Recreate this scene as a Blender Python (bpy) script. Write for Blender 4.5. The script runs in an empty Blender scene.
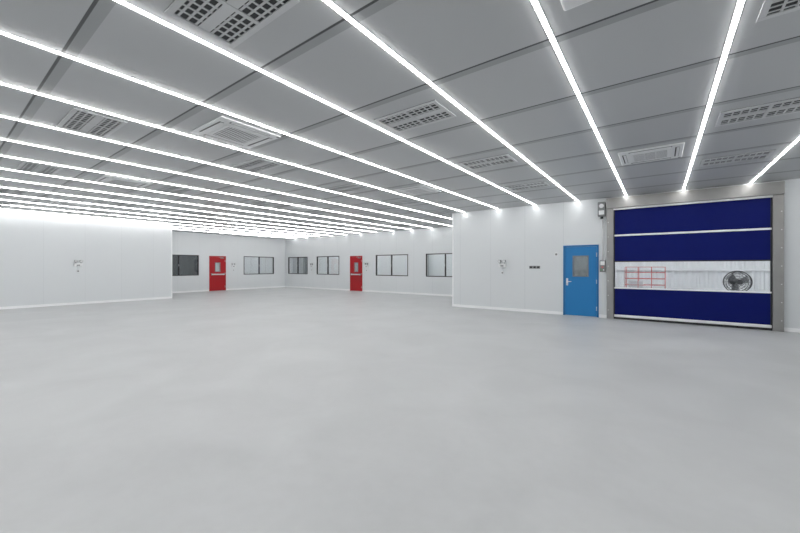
import bpy, bmesh, math
from mathutils import Vector, Matrix

scene = bpy.context.scene
YR, YF, XL, XLF = 11.82, 15.7, -18.5, -22.0   # right wall, far wall, left wall, recessed left wall
XB, XR, YB = -6.27, 4.2, -7.0
H = 3.5
T = 0.12
OX0, OX1, OY1 = -25.0, 6.5, 20.0

# ------------------------------------------------------------------ materials
def new_mat(name):
    m = bpy.data.materials.new(name); m.use_nodes = True
    return m, m.node_tree.nodes, m.node_tree.links

def mat(name, col, rough=0.5, metal=0.0, emit=None, noise=0.0, nscale=8.0, spec=0.5):
    m, N, L = new_mat(name)
    b = N['Principled BSDF']
    b.inputs['Base Color'].default_value = (*col, 1)
    b.inputs['Roughness'].default_value = rough
    b.inputs['Metallic'].default_value = metal
    b.inputs['Specular IOR Level'].default_value = spec
    if emit:
        b.inputs['Emission Color'].default_value = (*emit[0], 1)
        b.inputs['Emission Strength'].default_value = emit[1]
    if noise > 0:
        tc = N.new('ShaderNodeTexCoord'); n = N.new('ShaderNodeTexNoise')
        n.inputs['Scale'].default_value = nscale; n.inputs['Detail'].default_value = 4
        r = N.new('ShaderNodeMapRange')
        r.inputs['To Min'].default_value = 1 - noise; r.inputs['To Max'].default_value = 1 + noise
        mx = N.new('ShaderNodeVectorMath'); mx.operation = 'SCALE'
        mx.inputs[0].default_value = col
        L.new(tc.outputs['Object'], n.inputs['Vector']); L.new(n.outputs['Fac'], r.inputs['Value'])
        L.new(r.outputs['Result'], mx.inputs['Scale']); L.new(mx.outputs['Vector'], b.inputs['Base Color'])
    return m

def seam_mat(name, col, seamcol, axis, pitch, offset, width, rough, band=0.0, bandcol=None, spec=0.5, var=0.035):
    """painted sandwich panels with joints every <pitch> metres"""
    m, N, L = new_mat(name)
    b = N['Principled BSDF']; b.inputs['Roughness'].default_value = rough
    b.inputs['Specular IOR Level'].default_value = spec
    tc = N.new('ShaderNodeTexCoord'); sp = N.new('ShaderNodeSeparateXYZ')
    L.new(tc.outputs['Object'], sp.inputs[0])
    a = N.new('ShaderNodeMath'); a.operation = 'SUBTRACT'; a.inputs[1].default_value = offset
    L.new(sp.outputs[axis], a.inputs[0])
    d = N.new('ShaderNodeMath'); d.operation = 'DIVIDE'; d.inputs[1].default_value = pitch
    L.new(a.outputs[0], d.inputs[0])
    fl = N.new('ShaderNodeMath'); fl.operation = 'FLOOR'; L.new(d.outputs[0], fl.inputs[0])
    fr = N.new('ShaderNodeMath'); fr.operation = 'SUBTRACT'
    L.new(d.outputs[0], fr.inputs[0]); L.new(fl.outputs[0], fr.inputs[1])
    def lt(w):
        c = N.new('ShaderNodeMath'); c.operation = 'LESS_THAN'; c.inputs[1].default_value = w / pitch
        L.new(fr.outputs[0], c.inputs[0]); return c
    wn = N.new('ShaderNodeTexWhiteNoise'); wn.noise_dimensions = '1D'; L.new(fl.outputs[0], wn.inputs['W'])
    mr = N.new('ShaderNodeMapRange'); mr.inputs['To Min'].default_value = 1 - var; mr.inputs['To Max'].default_value = 1.0
    L.new(wn.outputs['Value'], mr.inputs['Value'])
    base = N.new('ShaderNodeVectorMath'); base.operation = 'SCALE'; base.inputs[0].default_value = col
    L.new(mr.outputs['Result'], base.inputs['Scale'])
    cur = base.outputs['Vector']
    if band > 0:
        mb = N.new('ShaderNodeMix'); mb.data_type = 'RGBA'
        L.new(lt(band).outputs[0], mb.inputs['Factor']); L.new(cur, mb.inputs['A'])
        mb.inputs['B'].default_value = (*bandcol, 1); cur = mb.outputs['Result']
    ms = N.new('ShaderNodeMix'); ms.data_type = 'RGBA'
    L.new(lt(width).outputs[0], ms.inputs['Factor']); L.new(cur, ms.inputs['A'])
    ms.inputs['B'].default_value = (*seamcol, 1)
    L.new(ms.outputs['Result'], b.inputs['Base Color'])
    return m

M = {}
WC = (0.73, 0.755, 0.77)
M['wall_x'] = seam_mat('wall_panel_x', WC, (0.60, 0.625, 0.64), 'X', 1.18, -2.42, 0.010, 0.45, var=.012)
M['wall_y'] = seam_mat('wall_panel_y', WC, (0.65, 0.675, 0.69), 'Y', 1.18, 0.3, 0.008, 0.45, var=.008)
M['ceil'] = seam_mat('ceiling_panel', (0.50, 0.512, 0.524), (0.06, 0.063, 0.067), 'Y', 1.25, 0.76, 0.024, 0.42,
                     band=0.11, bandcol=(0.34, 0.35, 0.36))
def floor_mat():
    m, N, L = new_mat('epoxy_floor')
    b = N['Principled BSDF']; b.inputs['Specular IOR Level'].default_value = 0.4
    tc = N.new('ShaderNodeTexCoord')
    n1 = N.new('ShaderNodeTexNoise'); n1.inputs['Scale'].default_value = 0.9; n1.inputs['Detail'].default_value = 8; n1.inputs['Distortion'].default_value = 0.6
    n2 = N.new('ShaderNodeTexNoise'); n2.inputs['Scale'].default_value = 9; n2.inputs['Detail'].default_value = 6
    L.new(tc.outputs['Object'], n1.inputs['Vector']); L.new(tc.outputs['Object'], n2.inputs['Vector'])
    ad = N.new('ShaderNodeMath'); ad.operation = 'MULTIPLY_ADD'; ad.inputs[1].default_value = 0.35
    L.new(n2.outputs['Fac'], ad.inputs[0]); L.new(n1.outputs['Fac'], ad.inputs[2])
    cr = N.new('ShaderNodeValToRGB')
    cr.color_ramp.elements[0].position = 0.40; cr.color_ramp.elements[0].color = (0.465, 0.474, 0.479, 1)
    cr.color_ramp.elements[1].position = 0.95; cr.color_ramp.elements[1].color = (0.545, 0.555, 0.56, 1)
    L.new(ad.outputs[0], cr.inputs['Fac']); L.new(cr.outputs['Color'], b.inputs['Base Color'])
    mr = N.new('ShaderNodeMapRange'); mr.inputs['To Min'].default_value = 0.30; mr.inputs['To Max'].default_value = 0.50
    L.new(n2.outputs['Fac'], mr.inputs['Value']); L.new(mr.outputs['Result'], b.inputs['Roughness'])
    bp = N.new('ShaderNodeBump'); bp.inputs['Strength'].default_value = 0.06; bp.inputs['Distance'].default_value = 0.02
    L.new(n2.outputs['Fac'], bp.inputs['Height']); L.new(bp.outputs['Normal'], b.inputs['Normal'])
    return m
M['floor'] = floor_mat()
def glass_mat(name, tint, gl=0.12):
    m, N, L = new_mat(name); N.remove(N['Principled BSDF'])
    t = N.new('ShaderNodeBsdfTransparent'); t.inputs['Color'].default_value = (*tint, 1)
    g = N.new('ShaderNodeBsdfGlossy'); g.inputs['Roughness'].default_value = 0.03
    mx = N.new('ShaderNodeMixShader'); mx.inputs[0].default_value = gl
    L.new(t.outputs[0], mx.inputs[1]); L.new(g.outputs[0], mx.inputs[2])
    L.new(mx.outputs[0], N['Material Output'].inputs['Surface'])
    return m
M['glass'] = glass_mat('window_glass', (0.96, 0.97, 0.97), 0.06)
M['glassdark'] = glass_mat('tinted_glass', (0.50, 0.53, 0.54), 0.15)
M['pvc'] = glass_mat('clear_pvc', (0.95, 0.96, 0.97), 0.05)
M['led'] = mat('led_diffuser', (1, 1, 1), 0.4, emit=((1, 0.995, 0.985), 25.0))
M['fill_glow'] = mat('added_fill_glow', (1, 1, 1), 0.4, emit=((1, 1, 1), 32.0))  # glow of the added, unseen fill lights beyond door and windows
M['alu'] = mat('aluminium_profile', (0.75, 0.76, 0.77), 0.35, 0.6)
M['white'] = mat('white_plastic', (0.80, 0.81, 0.82), 0.4)
M['trim'] = mat('white_trim', (0.92, 0.93, 0.94), 0.35)
M['greyw'] = mat('grille_paint', (0.60, 0.61, 0.62), 0.4)
M['dark'] = mat('dark_void', (0.03, 0.032, 0.034), 0.6)
M['midgrey'] = mat('mid_grey_plastic', (0.22, 0.225, 0.23), 0.5)
M['black'] = mat('black_frame', (0.02, 0.02, 0.022), 0.4)
M['steel'] = mat('brushed_steel', (0.36, 0.355, 0.345), 0.38, 0.8, noise=0.12, nscale=3)
M['blue'] = mat('blue_door_paint', (0.012, 0.20, 0.50), 0.4)
M['bluef'] = mat('blue_frame_paint', (0.010, 0.16, 0.40), 0.4)
M['red'] = mat('red_door_paint', (0.42, 0.004, 0.010), 0.4)
M['navy'] = mat('navy_pvc_curtain', (0.002, 0.008, 0.125), 0.5, noise=0.12, nscale=2.0, spec=0.15)
M['redpipe'] = mat('red_steel', (0.60, 0.14, 0.13), 0.5)
M['corr'] = mat('corrugated_white', (0.76, 0.78, 0.79), 0.5, noise=0.04, nscale=2)
M['green'] = mat('green_sign', (0.02, 0.35, 0.12), 0.4)
M['outer'] = mat('outer_wall_paint', (0.74, 0.77, 0.79), 0.7)
M['outerg'] = mat('outer_wall_grey_band', (0.42, 0.45, 0.47), 0.7)

# ------------------------------------------------------------------ mesh builder
class MB:
    def __init__(s, name):
        s.name = name; s.bm = bmesh.new(); s.mats = []
    def mi(s, k):
        if k not in s.mats: s.mats.append(k)
        return s.mats.index(k)
    def box(s, x0, x1, y0, y1, z0, z1, k, bev=0.0):
        r = bmesh.ops.create_cube(s.bm, size=1.0)
        vs = r['verts']
        for v in vs:
            v.co = Vector((x0 + (v.co.x + .5) * (x1 - x0), y0 + (v.co.y + .5) * (y1 - y0), z0 + (v.co.z + .5) * (z1 - z0)))
        fs = set(f for v in vs for f in v.link_faces)
        i = s.mi(k)
        for f in fs: f.material_index = i
        if bev > 0:
            es = list(set(e for v in vs for e in v.link_edges))
            r2 = bmesh.ops.bevel(s.bm, geom=es, offset=bev, segments=2, affect='EDGES', profile=0.5)
            for f in r2['faces']: f.material_index = i
    def cyl(s, p0, p1, r0, k, r1=None, seg=20):
        p0, p1 = Vector(p0), Vector(p1); d = p1 - p0
        r1 = r0 if r1 is None else r1
        q = d.to_track_quat('Z', 'Y').to_matrix().to_4x4()
        mt = Matrix.Translation((p0 + p1) / 2) @ q
        r = bmesh.ops.create_cone(s.bm, cap_ends=True, segments=seg, radius1=r0, radius2=r1, depth=d.length, matrix=mt)
        i = s.mi(k)
        for f in set(f for v in r['verts'] for f in v.link_faces):
            f.material_index = i; f.smooth = len(f.verts) == 4
    def ring(s, c, axis, R, r, k, seg=40, sub=6):
        c = Vector(c); ax = Vector(axis).normalized()
        q = ax.to_track_quat('Z', 'Y').to_matrix()
        rows = []
        for a in range(seg):
            t = 2 * math.pi * a / seg; row = []
            for b in range(sub):
                p = 2 * math.pi * b / sub
                v = Vector(((R + r * math.cos(p)) * math.cos(t), (R + r * math.cos(p)) * math.sin(t), r * math.sin(p)))
                row.append(s.bm.verts.new(c + q @ v))
            rows.append(row)
        i = s.mi(k)
        for a in range(seg):
            for b in range(sub):
                f = s.bm.faces.new((rows[a][b], rows[(a + 1) % seg][b], rows[(a + 1) % seg][(b + 1) % sub], rows[a][(b + 1) % sub]))
                f.material_index = i; f.smooth = True
    def poly(s, pts, k):
        f = s.bm.faces.new([s.bm.verts.new(p) for p in pts]); f.material_index = s.mi(k)
        return f
    def done(s, loc=(0, 0, 0), rz=0.0, zs=1.0):
        if zs != 1.0:
            for v in s.bm.verts: v.co.z *= zs
        bmesh.ops.recalc_face_normals(s.bm, faces=s.bm.faces)
        me = bpy.data.meshes.new(s.name); s.bm.to_mesh(me); s.bm.free()
        for k in s.mats: me.materials.append(M[k])
        o = bpy.data.objects.new(s.name, me); o.location = loc; o.rotation_euler = (0, 0, rz)
        scene.collection.objects.link(o)
        return o

def copy(o, loc, rz=None, name=None):
    n = bpy.data.objects.new(name or o.name.split('.')[0], o.data)
    n.location = loc; n.rotation_euler = (0, 0, o.rotation_euler.z if rz is None else rz)
    scene.collection.objects.link(n); return n

def wall(name, axis, pos, thick, a0, a1, k, holes=()):
    """axis 'x': wall runs along x at y=pos..pos+thick ; 'y': runs along y at x=pos..pos+thick"""
    m = MB(name)
    def B(u0, u1, z0, z1):
        if u1 - u0 < 1e-4 or z1 - z0 < 1e-4: return
        p0, p1 = min(pos, pos + thick), max(pos, pos + thick)
        if axis == 'x': m.box(u0, u1, p0, p1, z0, z1, k)
        else: m.box(p0, p1, u0, u1, z0, z1, k)
    cur = a0
    for (u0, u1, z0, z1) in sorted(holes):
        B(cur, u0, 0, H); B(u0, u1, 0, z0); B(u0, u1, z1, H); cur = u1
    B(cur, a1, 0, H)
    return m.done()

# ------------------------------------------------------------------ shell
m = MB('floor'); m.box(OX0, OX1, YB - .2, OY1, -0.12, 0, 'floor'); m.done()
m = MB('ceiling'); m.box(OX0, OX1, YB - .2, OY1, H, H + 0.12, 'ceil'); m.done()

DOORB = (-2.37, -1.50, 0, 2.10)
ROLL = (-1.09, 2.13, 0, 3.14)
wall('wall_right', 'x', YR, T, XB, XR, 'wall_x', [(DOORB[0] - .05, DOORB[1] + .05, 0, 2.15), ROLL])
wall('wall_recess_return', 'y', XB, T, YR + T, OY1, 'wall_y')
WZ0, WZ1 = 0.97, 2.17
far_w = [(-21.65, -19.5), (-18.55, -16.4), (-13.35, -11.05), (-9.9, -7.6)]
DR1 = (-15.38, -14.46, 0, 2.10)
wall('wall_far', 'x', YF, T, XLF, XB, 'wall_x', [(a, b, WZ0, WZ1) for a, b in far_w] + [(DR1[0] - .05, DR1[1] + .05, 0, 2.15)])
left_w = [(7.55, 9.7), (12.5, 14.75)]
DR2 = (10.35, 11.27, 0, 2.10)
wall('wall_left_recess', 'y', XLF, -T, 6.96, YF + T, 'wall_y', [(a, b, WZ0, WZ1) for a, b in left_w] + [(DR2[0] - .05, DR2[1] + .05, 0, 2.15)])
wall('wall_left', 'y', XL, -T, YB, 6.96, 'wall_y')
wall('wall_left_return', 'x', 6.96, -T, XLF, XL - T, 'wall_x')
wall('wall_back', 'x', YB, -T, XL - T, XR + T, 'wall_x')
wall('wall_side', 'y', XR, T, YB, YR + T, 'wall_y')
wall('wall_outer_far', 'x', 18.6, T, OX0, XB, 'outer')
wall('wall_outer_left', 'y', OX0, -T, 6.9, OY1 + T, 'outer')
wall('wall_corridor_end', 'x', 6.78, -T, OX0, XLF, 'outer')
wall('wall_workshop_side', 'y', OX1, T, YR, OY1 + T, 'outer')
wall('wall_workshop_front', 'x', YR, T, XR + T, OX1, 'outer')

# corridor fittings seen through the windows
m = MB('trim_3'); m.box(OX0, XB, 18.57, 18.6, 0, 0.85, 'outerg'); m.box(OX0, XB, 18.55, 18.6, .85, .9, 'trim'); m.done()
for x in (-23.2, -17.4, -11.6):
    m = MB('steel_column')
    m.box(x - .12, x + .12, 18.33, 18.35, 0, H, 'outerg'); m.box(x - .12, x + .12, 18.52, 18.54, 0, H, 'outerg')
    m.box(x - .01, x + .01, 18.35, 18.52, 0, H, 'outerg'); m.done()

# corrugated workshop wall beyond the roller door
m = MB('wall_workshop_corrugated')
x = XB + T; prof = []
while x < OX1 - 0.01:
    prof += [(x, 0), (x + .05, .05), (x + .11, .05), (x + .16, 0)]
    x += 0.25
prof.append((OX1, 0))
yb = OY1 - 2.2
for (xa, ya), (xb_, yb_) in zip(prof[:-1], prof[1:]):
    m.poly([(xa, yb - ya, 0), (xb_, yb - yb_, 0), (xb_, yb - yb_, H), (xa, yb - ya, H)], 'corr')
m.box(XB + T, OX1, yb + .001, yb + .06, 0, H, 'corr')
m.done()
m = MB('trim_4')   # girt rails on the corrugated wall
for z in (.62, 1.34, 2.3): m.box(XB + T, OX1, yb - .11, yb - .055, z, z + .05, 'white', .006)
m.done()

# baseboards
def bb(name, axis, pos, sgn, segs):
    m = MB(name)
    for a0, a1 in segs:
        p0, p1 = sorted((pos, pos + sgn * 0.02))
        q0, q1 = sorted((pos, pos + sgn * 0.045))
        if axis == 'x':
            m.box(a0, a1, p0, p1, 0, .09, 'trim'); m.box(a0, a1, q0, q1, 0, .03, 'trim', .008)
        else:
            m.box(p0, p1, a0, a1, 0, .09, 'trim'); m.box(q0, q1, a0, a1, 0, .03, 'trim', .008)
    m.done()
bb('baseboard_right', 'x', YR, -1, [(XB, -2.43), (-1.44, -1.25), (2.30, XR)])
bb('baseboard_far', 'x', YF, -1, [(XLF, DR1[0] - .06), (DR1[1] + .06, XB)])
bb('baseboard_recess', 'y', XB, -1, [(YR, YF)])
bb('baseboard_left', 'y', XL, 1, [(YB, 6.96)])
bb('baseboard_left_recess', 'y', XLF, 1, [(6.96, DR2[0] - .06), (DR2[1] + .06, YF)])
bb('baseboard_back', 'x', YB, 1, [(XL, XR)])
bb('baseboard_side', 'y', XR, -1, [(YB, YR)])
m = MB('trim_1'); m.box(XB - .012, XB + .035, YR - .008, YR + .03, 0.09, H, 'trim'); m.done()
m = MB('trim_2'); m.box(XL - .03, XL + .008, 6.93, 6.972, 0.09, H, 'trim'); m.done()

# ------------------------------------------------------------------ windows
def window(name, w, h, glass='glass'):
    m = MB(name); f = .045
    for (x0, x1, z0, z1) in [(0, w, 0, f), (0, w, h - f, h), (0, f, f, h - f), (w - f, w, f, h - f), (w / 2 - .025, w / 2 + .025, f, h - f)]:
        m.box(x0, x1, -.012, .07, z0, z1, 'black', .004)
        if (x0, z0) != (w / 2 - .025, f): m.box(x0, x1, .07, T + .01, z0, z1, 'white')
    m.box(f, w / 2 - .025, .03, .036, f, h - f, glass)
    m.box(w / 2 + .025, w - f, .03, .036, f, h - f, glass)
    m.box(w / 2 - .02, w / 2 - .005, -.022, -.012, h * .45, h * .55, 'alu')
    return m
n = 1
for a, b in far_w:
    window('window_%d' % n, b - a, WZ1 - WZ0).done((a, YF, WZ0)); n += 1
for a, b in left_w:
    window('window_%d' % n, b - a, WZ1 - WZ0, 'glassdark' if a < 9 else 'glass').done((XLF, a, WZ0), math.pi / 2); n += 1

# ------------------------------------------------------------------ hinged doors
def door(name, w, h, col, fcol, vw, vz0, vz1, vx, bar=False):
    m = MB(name); f = .048
    m.box(-f, 0, -.02, T, 0, h + f, fcol, .004); m.box(w, w + f, -.02, T, 0, h + f, fcol, .004)
    m.box(0, w, -.02, T, h, h + f, fcol, .004)
    g = .006
    x0, x1 = vx - vw / 2, vx + vw / 2
    m.box(g, x0, 0, .045, .01, h - g, col); m.box(x1, w - g, 0, .045, .01, h - g, col)
    m.box(x0, x1, 0, .045, .01, vz0, col); m.box(x0, x1, 0, .045, vz1, h - g, col)
    b = .03
    for q in [(x0 - b, x1 + b, vz0 - b, vz0), (x0 - b, x1 + b, vz1, vz1 + b), (x0 - b, x0, vz0, vz1), (x1, x1 + b, vz0, vz1)]:
        m.box(q[0], q[1], -.012, 0, q[2], q[3], 'midgrey', .003)
    m.box(x0, x1, .02, .026, vz0, vz1, 'glassdark' if not bar else 'glass')
    for z in (.25, 1.05, h - .25):
        m.cyl((w - .005, -.016, z - .06), (w - .005, -.016, z + .06), .010, 'alu', seg=10)
    if bar:
        m.box(.06, w - .06, -.075, -.045, .98, 1.05, 'alu', .01)
        m.box(.06, .14, -.06, 0, .96, 1.08, 'midgrey', .005); m.box(w - .14, w - .06, -.06, 0, .96, 1.08, 'midgrey', .005)
    else:
        m.box(.035, .09, -.012, 0, .92, 1.14, 'alu', .004)
        m.cyl((.062, -.012, 1.04), (.062, -.055, 1.04), .012, 'alu', seg=12)
        m.box(.052, .19, -.065, -.045, 1.028, 1.052, 'alu', .006)
        m.cyl((.062, -.02, .96), (.062, -.005, .96), .013, 'dark', seg=12)
    if bar:
        m.box(w - .30, w - .08, -.05, 0, h - .10, h - .045, 'midgrey', .006)
        m.box(w - .42, w - .18, -.06, -.045, h - .03, h - .018, 'alu')
    return m
door('door_1', .87, 2.10, 'blue', 'bluef', .38, 1.22, 1.80, .435).done((DOORB[0], YR, 0))
door('door_2', .92, 2.10, 'red', 'red', .28, 1.20, 1.72, .46, True).done((DR1[0], YF, 0))
door('door_3', .92, 2.10, 'red', 'red', .28, 1.20, 1.72, .46, True).done((XLF, DR2[0], 0), math.pi / 2)

# ------------------------------------------------------------------ high-speed roller door
m = MB('roller_door')
y0 = YR - .002
xa, xb2, top = -1.09, 2.13, 3.14
m.box(xa - .15, xa + .02, y0 - .10, y0 - .001, 0, top + .02, 'steel', .006)
m.box(xa + .02, xa + .05, y0 - .05, y0, 0, top, 'dark')
m.box(xb2 - .02, xb2 + .16, y0 - .10, y0 - .001, 0, top + .02, 'steel', .006)
m.box(xb2 - .05, xb2 - .02, y0 - .05, y0, 0, top, 'dark')
m.box(xa - .15, xb2 + .16, y0 - .16, y0 - .001, top + .02, H - .05, 'steel', .01)
m.box(xa + .02, xb2 - .02, y0 - .10, y0 - .07, top - .03, top + .02, 'alu', .004)
cy0, cy1 = y0 - .035, y0 - .025
m.box(xa + .03, xb2 - .03, cy0, cy1, 2.41, top, 'navy')
m.box(xa + .03, xb2 - .03, cy0 - .02, cy1 + .02, 2.36, 2.41, 'trim', .008)
m.box(xa + .03, xb2 - .03, cy0, cy1, 1.66, 2.36, 'navy')
m.box(xa + .03, xb2 - .03, cy0 - .02, cy1 + .02, 1.63, 1.66, 'black', .006)
m.box(xa + .03, xb2 - .03, cy0 + .004, cy1 - .002, .91, 1.63, 'pvc')
m.box(xa + .03, xb2 - .03, cy0 - .02, cy1 + .02, .87, .91, 'trim', .008)
m.box(xa + .03, xb2 - .03, cy0, cy1, .13, .87, 'navy')
m.box(xa + .03, xb2 - .03, cy0 - .025, cy1 + .025, .06, .13, 'trim', .01)
m.box(xa + .03, xb2 - .03, cy0 - .01, cy1 + .01, 0.0, .06, 'black', .006)
for i in range(14):
    m.cyl((xa - .11 if i % 2 else xb2 + .12, y0 - .104, .25 + (i // 2) * .42), (xa - .11 if i % 2 else xb2 + .12, y0 - .10, .25 + (i // 2) * .42), .012, 'alu', seg=10)
m.done()

m = MB('door_drive_motor')
m.box(-.10, .09, -.17, 0, 0, .42, 'midgrey', .02)
m.cyl((0, -.17, .30), (0, -.20, .30), .06, 'white', seg=20)
m.box(-.07, .07, -.19, -.17, .05, .17, 'white', .008)
m.cyl((0, -.09, 0), (0, -.09, -.06), .04, 'dark')
m.done((-1.36, YR - .004, 2.95))
m = MB('door_control_box')
m.box(-.07, .07, -.09, 0, 0, .34, 'midgrey', .008)
m.box(-.055, .055, -.096, -.09, .20, .31, 'white', .003)
m.cyl((0, -.09, .14), (0, -.11, .14), .022, 'redpipe', seg=16)
m.cyl((-.03, -.09, .06), (-.03, -.105, .06), .015, 'green', seg=16)
m.cyl((.03, -.09, .06), (.03, -.105, .06), .015, 'trim', seg=16)
m.cyl((0, -.03, .34), (0, -.03, 1.52), .012, 'alu', seg=10)
m.done((-1.345, YR - .004, 1.34))

# ------------------------------------------------------------------ lights
xs = [1.745 - 1.253 * k for k in range(-1, 19)]
for x in xs:
    yA = YB + .02 if x > XL else 7.0
    yB_ = (YR if x > XB else YF) - .03
    m = MB('led_strip_light')
    w, d = .018, .011
    m.box(x - w - .008, x + w + .008, yA, yB_, H - .004, H, 'alu')
    pts = [(x + w * math.cos(t), H - .0042 - d * math.sin(t)) for t in [math.pi * i / 5 for i in range(6)]]
    for (xa_, za), (xb_, zb) in zip(pts[:-1], pts[1:]):
        m.poly([(xa_, yA, za), (xb_, yA, zb), (xb_, yB_, zb), (xa_, yB_, za)], 'led')
    m.poly([(p[0], yB_, p[1]) for p in pts], 'led'); m.poly([(p[0], yA, p[1]) for p in reversed(pts)], 'led')
    m.done()
for (x0, x1, y) in [(XB + .6, OX1 - .6, 13.4), (XB + .6, OX1 - .6, 16.0)]:
    m = MB('workshop_added_fill'); m.box(x0, x1, y - .05, y + .05, H - .03, H, 'alu'); m.box(x0, x1, y - .04, y + .04, H - .06, H - .03, 'fill_glow', .01); m.done()  # added, out of view: stands in for daylight in the workshop
m = MB('corridor_added_fill'); m.box(-21.5, -7, 17.15, 17.25, H - .03, H, 'alu'); m.box(-21.5, -7, 17.16, 17.24, H - .06, H - .03, 'fill_glow', .01); m.done()  # added fill, unseen: brightens what shows through the far windows
m = MB('corridor_added_fill'); m.box(-23.6, -23.5, 11.5, 16.5, H - .03, H, 'alu'); m.box(-23.59, -23.51, 11.5, 16.5, H - .06, H - .03, 'fill_glow', .01); m.done()  # second added fill, hidden from camera, lifts the left recess windows

# ------------------------------------------------------------------ ceiling grilles
def grille():
    m = MB('ceiling_vent_grille')
    W, D = .96, .56
    z1 = 0.0; z0 = -.03
    m.box(-W / 2, W / 2, -D / 2, D / 2, -.008, z1, 'dark')
    f = .05
    for q in [(-W / 2, W / 2, -D / 2, -D / 2 + f), (-W / 2, W / 2, D / 2 - f, D / 2), (-W / 2, -W / 2 + f, -D / 2 + f, D / 2 - f), (W / 2 - f, W / 2, -D / 2 + f, D / 2 - f),
              (-.02, .02, -D / 2 + f, D / 2 - f)]:
        m.box(*q, z0, -.002, 'greyw', .005)
    iy0, iy1 = -D / 2 + f, D / 2 - f
    for r in range(7):
        y = iy0 + (iy1 - iy0) * (r + .5) / 7
        m.box(-W / 2 + f, W / 2 - f, y - .009, y + .009, -.016, -.009, 'greyw')
    for c in range(1, 5):
        for s in (-1, 1):
            x = s * (.02 + (W / 2 - f - .02) * c / 5)
            m.box(x - .009, x + .009, iy0, iy1, -.020, -.008, 'greyw')
    m.box(-W / 2 + f, W / 2 - f, -.045, .045, -.022, -.01, 'greyw')
    return m
gx = [1.11, -2.65, -6.41, -10.17, -13.93, -17.0]
gy = [-3.55, -1.05, 1.40, 3.92, 6.42, 8.92]
g0 = None
for x in gx:
    for y in gy + ([11.4, 13.9] if x < XB else []):
        if x > 0 and y == 3.92: y = 3.75
        if g0 is None: g0 = grille().done((x, y, H), zs=.45)
        else: copy(g0, (x, y, H))

def cassette():
    m = MB('ceiling_air_conditioner')
    S = .46
    m.box(-S, S, -S, S, -.045, 0, 'white', .018)
    for s in (-1, 1):
        m.box(-.30, .30, s * .375 - .03, s * .375 + .03, -.047, -.03, 'dark')
        m.box(-.29, .29, s * .375 - .012, s * .375 + .026, -.056, -.046, 'white', .003)
        m.box(s * .375 - .03, s * .375 + .03, -.30, .30, -.047, -.03, 'dark')
        m.box(s * .375 - .012, s * .375 + .026, -.29, .29, -.056, -.046, 'white', .003)
    m.box(-.29, .29, -.29, .29, -.060, -.04, 'white', .008)
    m.box(-.24, .24, -.24, .24, -.0615, -.055, 'midgrey')
    for i in range(12):
        y = -.22 + .04 * i
        m.box(-.24, .24, y - .009, y + .009, -.066, -.060, 'white')
    for x in (-.08, .08): m.box(x - .006, x + .006, -.24, .24, -.066, -.060, 'white')
    m.box(.40, .44, .40, .44, -.050, -.044, 'midgrey')
    return m
cxs = [-.14, -5.12, -10.17, -15.2]
c0 = None
for x in cxs:
    for y in [-2.3, 2.50 if x > -1 else 2.8, 7.7] + ([12.7] if x < XB else []):
        if c0 is None: c0 = cassette().done((x, y, H), zs=.55)
        else: copy(c0, (x, y, H))

# ------------------------------------------------------------------ small wall items
def emergency():
    m = MB('emergency_light')
    m.box(-.13, .13, -.06, 0, 0, .13, 'white', .012)
    m.box(-.05, .05, -.064, -.06, .03, .07, 'midgrey')
    for s in (-1, 1):
        m.cyl((s * .08, -.04, .13), (s * .08, -.04, .17), .015, 'midgrey', seg=10)
        m.cyl((s * .08, -.01, .215), (s * .08, -.09, .205), .042, 'midgrey', .052)
        m.cyl((s * .08, -.09, .205), (s * .08, -.096, .2045), .045, 'alu')
    m.cyl((0, -.012, 0), (0, -.012, -.14), .006, 'white', seg=8)
    m.box(-.043, .043, -.02, 0, -.23, -.14, 'white', .004)
    m.box(-.025, .025, -.022, -.018, -.21, -.16, 'midgrey')
    return m
e0 = emergency().done((-4.35, YR - .004, 1.47))
copy(e0, (-19.05, YF - .004, 1.45)); copy(e0, (-14.05, YF - .004, 1.45))
copy(e0, (XLF + .004, 11.8, 1.45), math.pi / 2); copy(e0, (XL + .004, 3.63, 1.5), math.pi / 2)
m = MB('wall_socket')
for i in range(3):
    m.box(-.17 + i * .115, -.06 + i * .115, -.012, 0, 0, .09, 'midgrey', .004)
    m.box(-.145 + i * .115, -.085 + i * .115, -.016, -.012, .02, .07, 'black')
m.done((-3.28, YR - .003, 1.43))
m = MB('light_switch'); m.box(-.045, .045, -.014, 0, 0, .12, 'white', .004); m.box(-.03, .03, -.018, -.013, .03, .09, 'midgrey', .002); m.done((-2.62, YR - .003, 1.82))

# ------------------------------------------------------------------ beyond the roller door
m = MB('industrial_fan')
c = Vector((0, 0, 1.06)); ax = (0, 1, 0); R = .31
for dy in (-.09, .09): m.ring(c + Vector((0, dy, 0)), ax, R * .93, .009, 'black')
m.ring(c, ax, R, .013, 'black')
for dy in (-.13, .13):
    for rr in (.10, .17, .24): m.ring(c + Vector((0, dy * (1.1 - rr * .8), 0)), ax, rr, .005, 'black', 32, 5)
for i in range(20):
    t = 2 * math.pi * i / 20
    u = Vector((math.cos(t), 0, math.sin(t)))
    for s in (-1, 1):
        m.cyl(c + u * .06 + Vector((0, s * .14, 0)), c + u * .22 + Vector((0, s * .12, 0)), .0025, 'black', seg=5)
        m.cyl(c + u * .22 + Vector((0, s * .12, 0)), c + u * R, .0025, 'black', seg=5)
m.cyl(c + Vector((0, -.15, 0)), c + Vector((0, -.12, 0)), .07, 'black')
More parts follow.
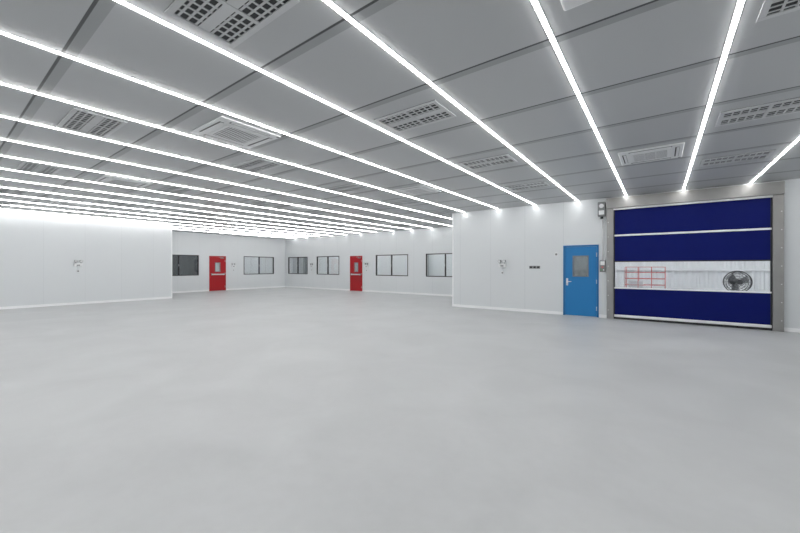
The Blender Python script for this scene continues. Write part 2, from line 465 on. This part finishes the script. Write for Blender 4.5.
m.cyl(c + Vector((0, .10, 0)), c + Vector((0, .34, 0)), .085, 'black')
for i in range(3):
    t = 2 * math.pi * i / 3 + .3
    q = []
    for rr, wd, dy in [(.05, .05, 0), (.16, .08, .02), (.26, .10, .03)]:
        for s in (-1, 1):
            a = t + s * wd / max(rr, .09)
            q.append(c + Vector((rr * math.cos(a), s * dy, rr * math.sin(a))))
    for k in (0, 2): m.poly([q[k], q[k + 2], q[k + 3], q[k + 1]], 'midgrey')
m.cyl((0, .22, 0.03), (0, .22, 1.03), .022, 'black')
m.cyl((0, .22, 0), (0, .22, .03), .26, 'black', .24, 32)
m.cyl((0, .22, .90), (0, .22, 1.05), .04, 'midgrey')
m.done((1.77, 13.75, 0), 0.25)

m = MB('red_steel_rack')
W, D, HH = 1.2, .7, 1.48
for x in (0, W / 3, 2 * W / 3, W):
    for y in (0, D): m.cyl((x, y, 0), (x, y, HH), .011, 'redpipe', seg=10)
for z in (.15, .82, 1.05, 1.28, HH):
    for y in (0, D): m.cyl((0, y, z), (W, y, z), .010, 'redpipe', seg=10)
    for x in (0, W): m.cyl((x, 0, z), (x, D, z), .010, 'redpipe', seg=10)
m.box(0, W, 0, D, .16, .19, 'midgrey')
m.box(.1, .55, .1, .6, .19, .95, 'greyw', .01); m.box(.65, 1.1, .1, .6, .19, .80, 'white', .01)
m.done((-1.05, 15.6, 0))

# ------------------------------------------------------------------ world + camera
w = bpy.data.worlds.new('World'); scene.world = w; w.use_nodes = True
w.node_tree.nodes['Background'].inputs['Color'].default_value = (.8, .87, .95, 1)
w.node_tree.nodes['Background'].inputs['Strength'].default_value = 0.5

cam = bpy.data.cameras.new('camera'); co = bpy.data.objects.new('camera', cam)
scene.collection.objects.link(co); scene.camera = co
cam.sensor_width = 36; cam.lens = 352 / 800 * 36; cam.clip_start = .05
co.location = (0, 0, 1.5)
co.rotation_euler = (math.radians(90), 0, math.radians(36.45))
scene.view_settings.view_transform = 'Standard'
scene.view_settings.look = 'None'
scene.view_settings.exposure = 0
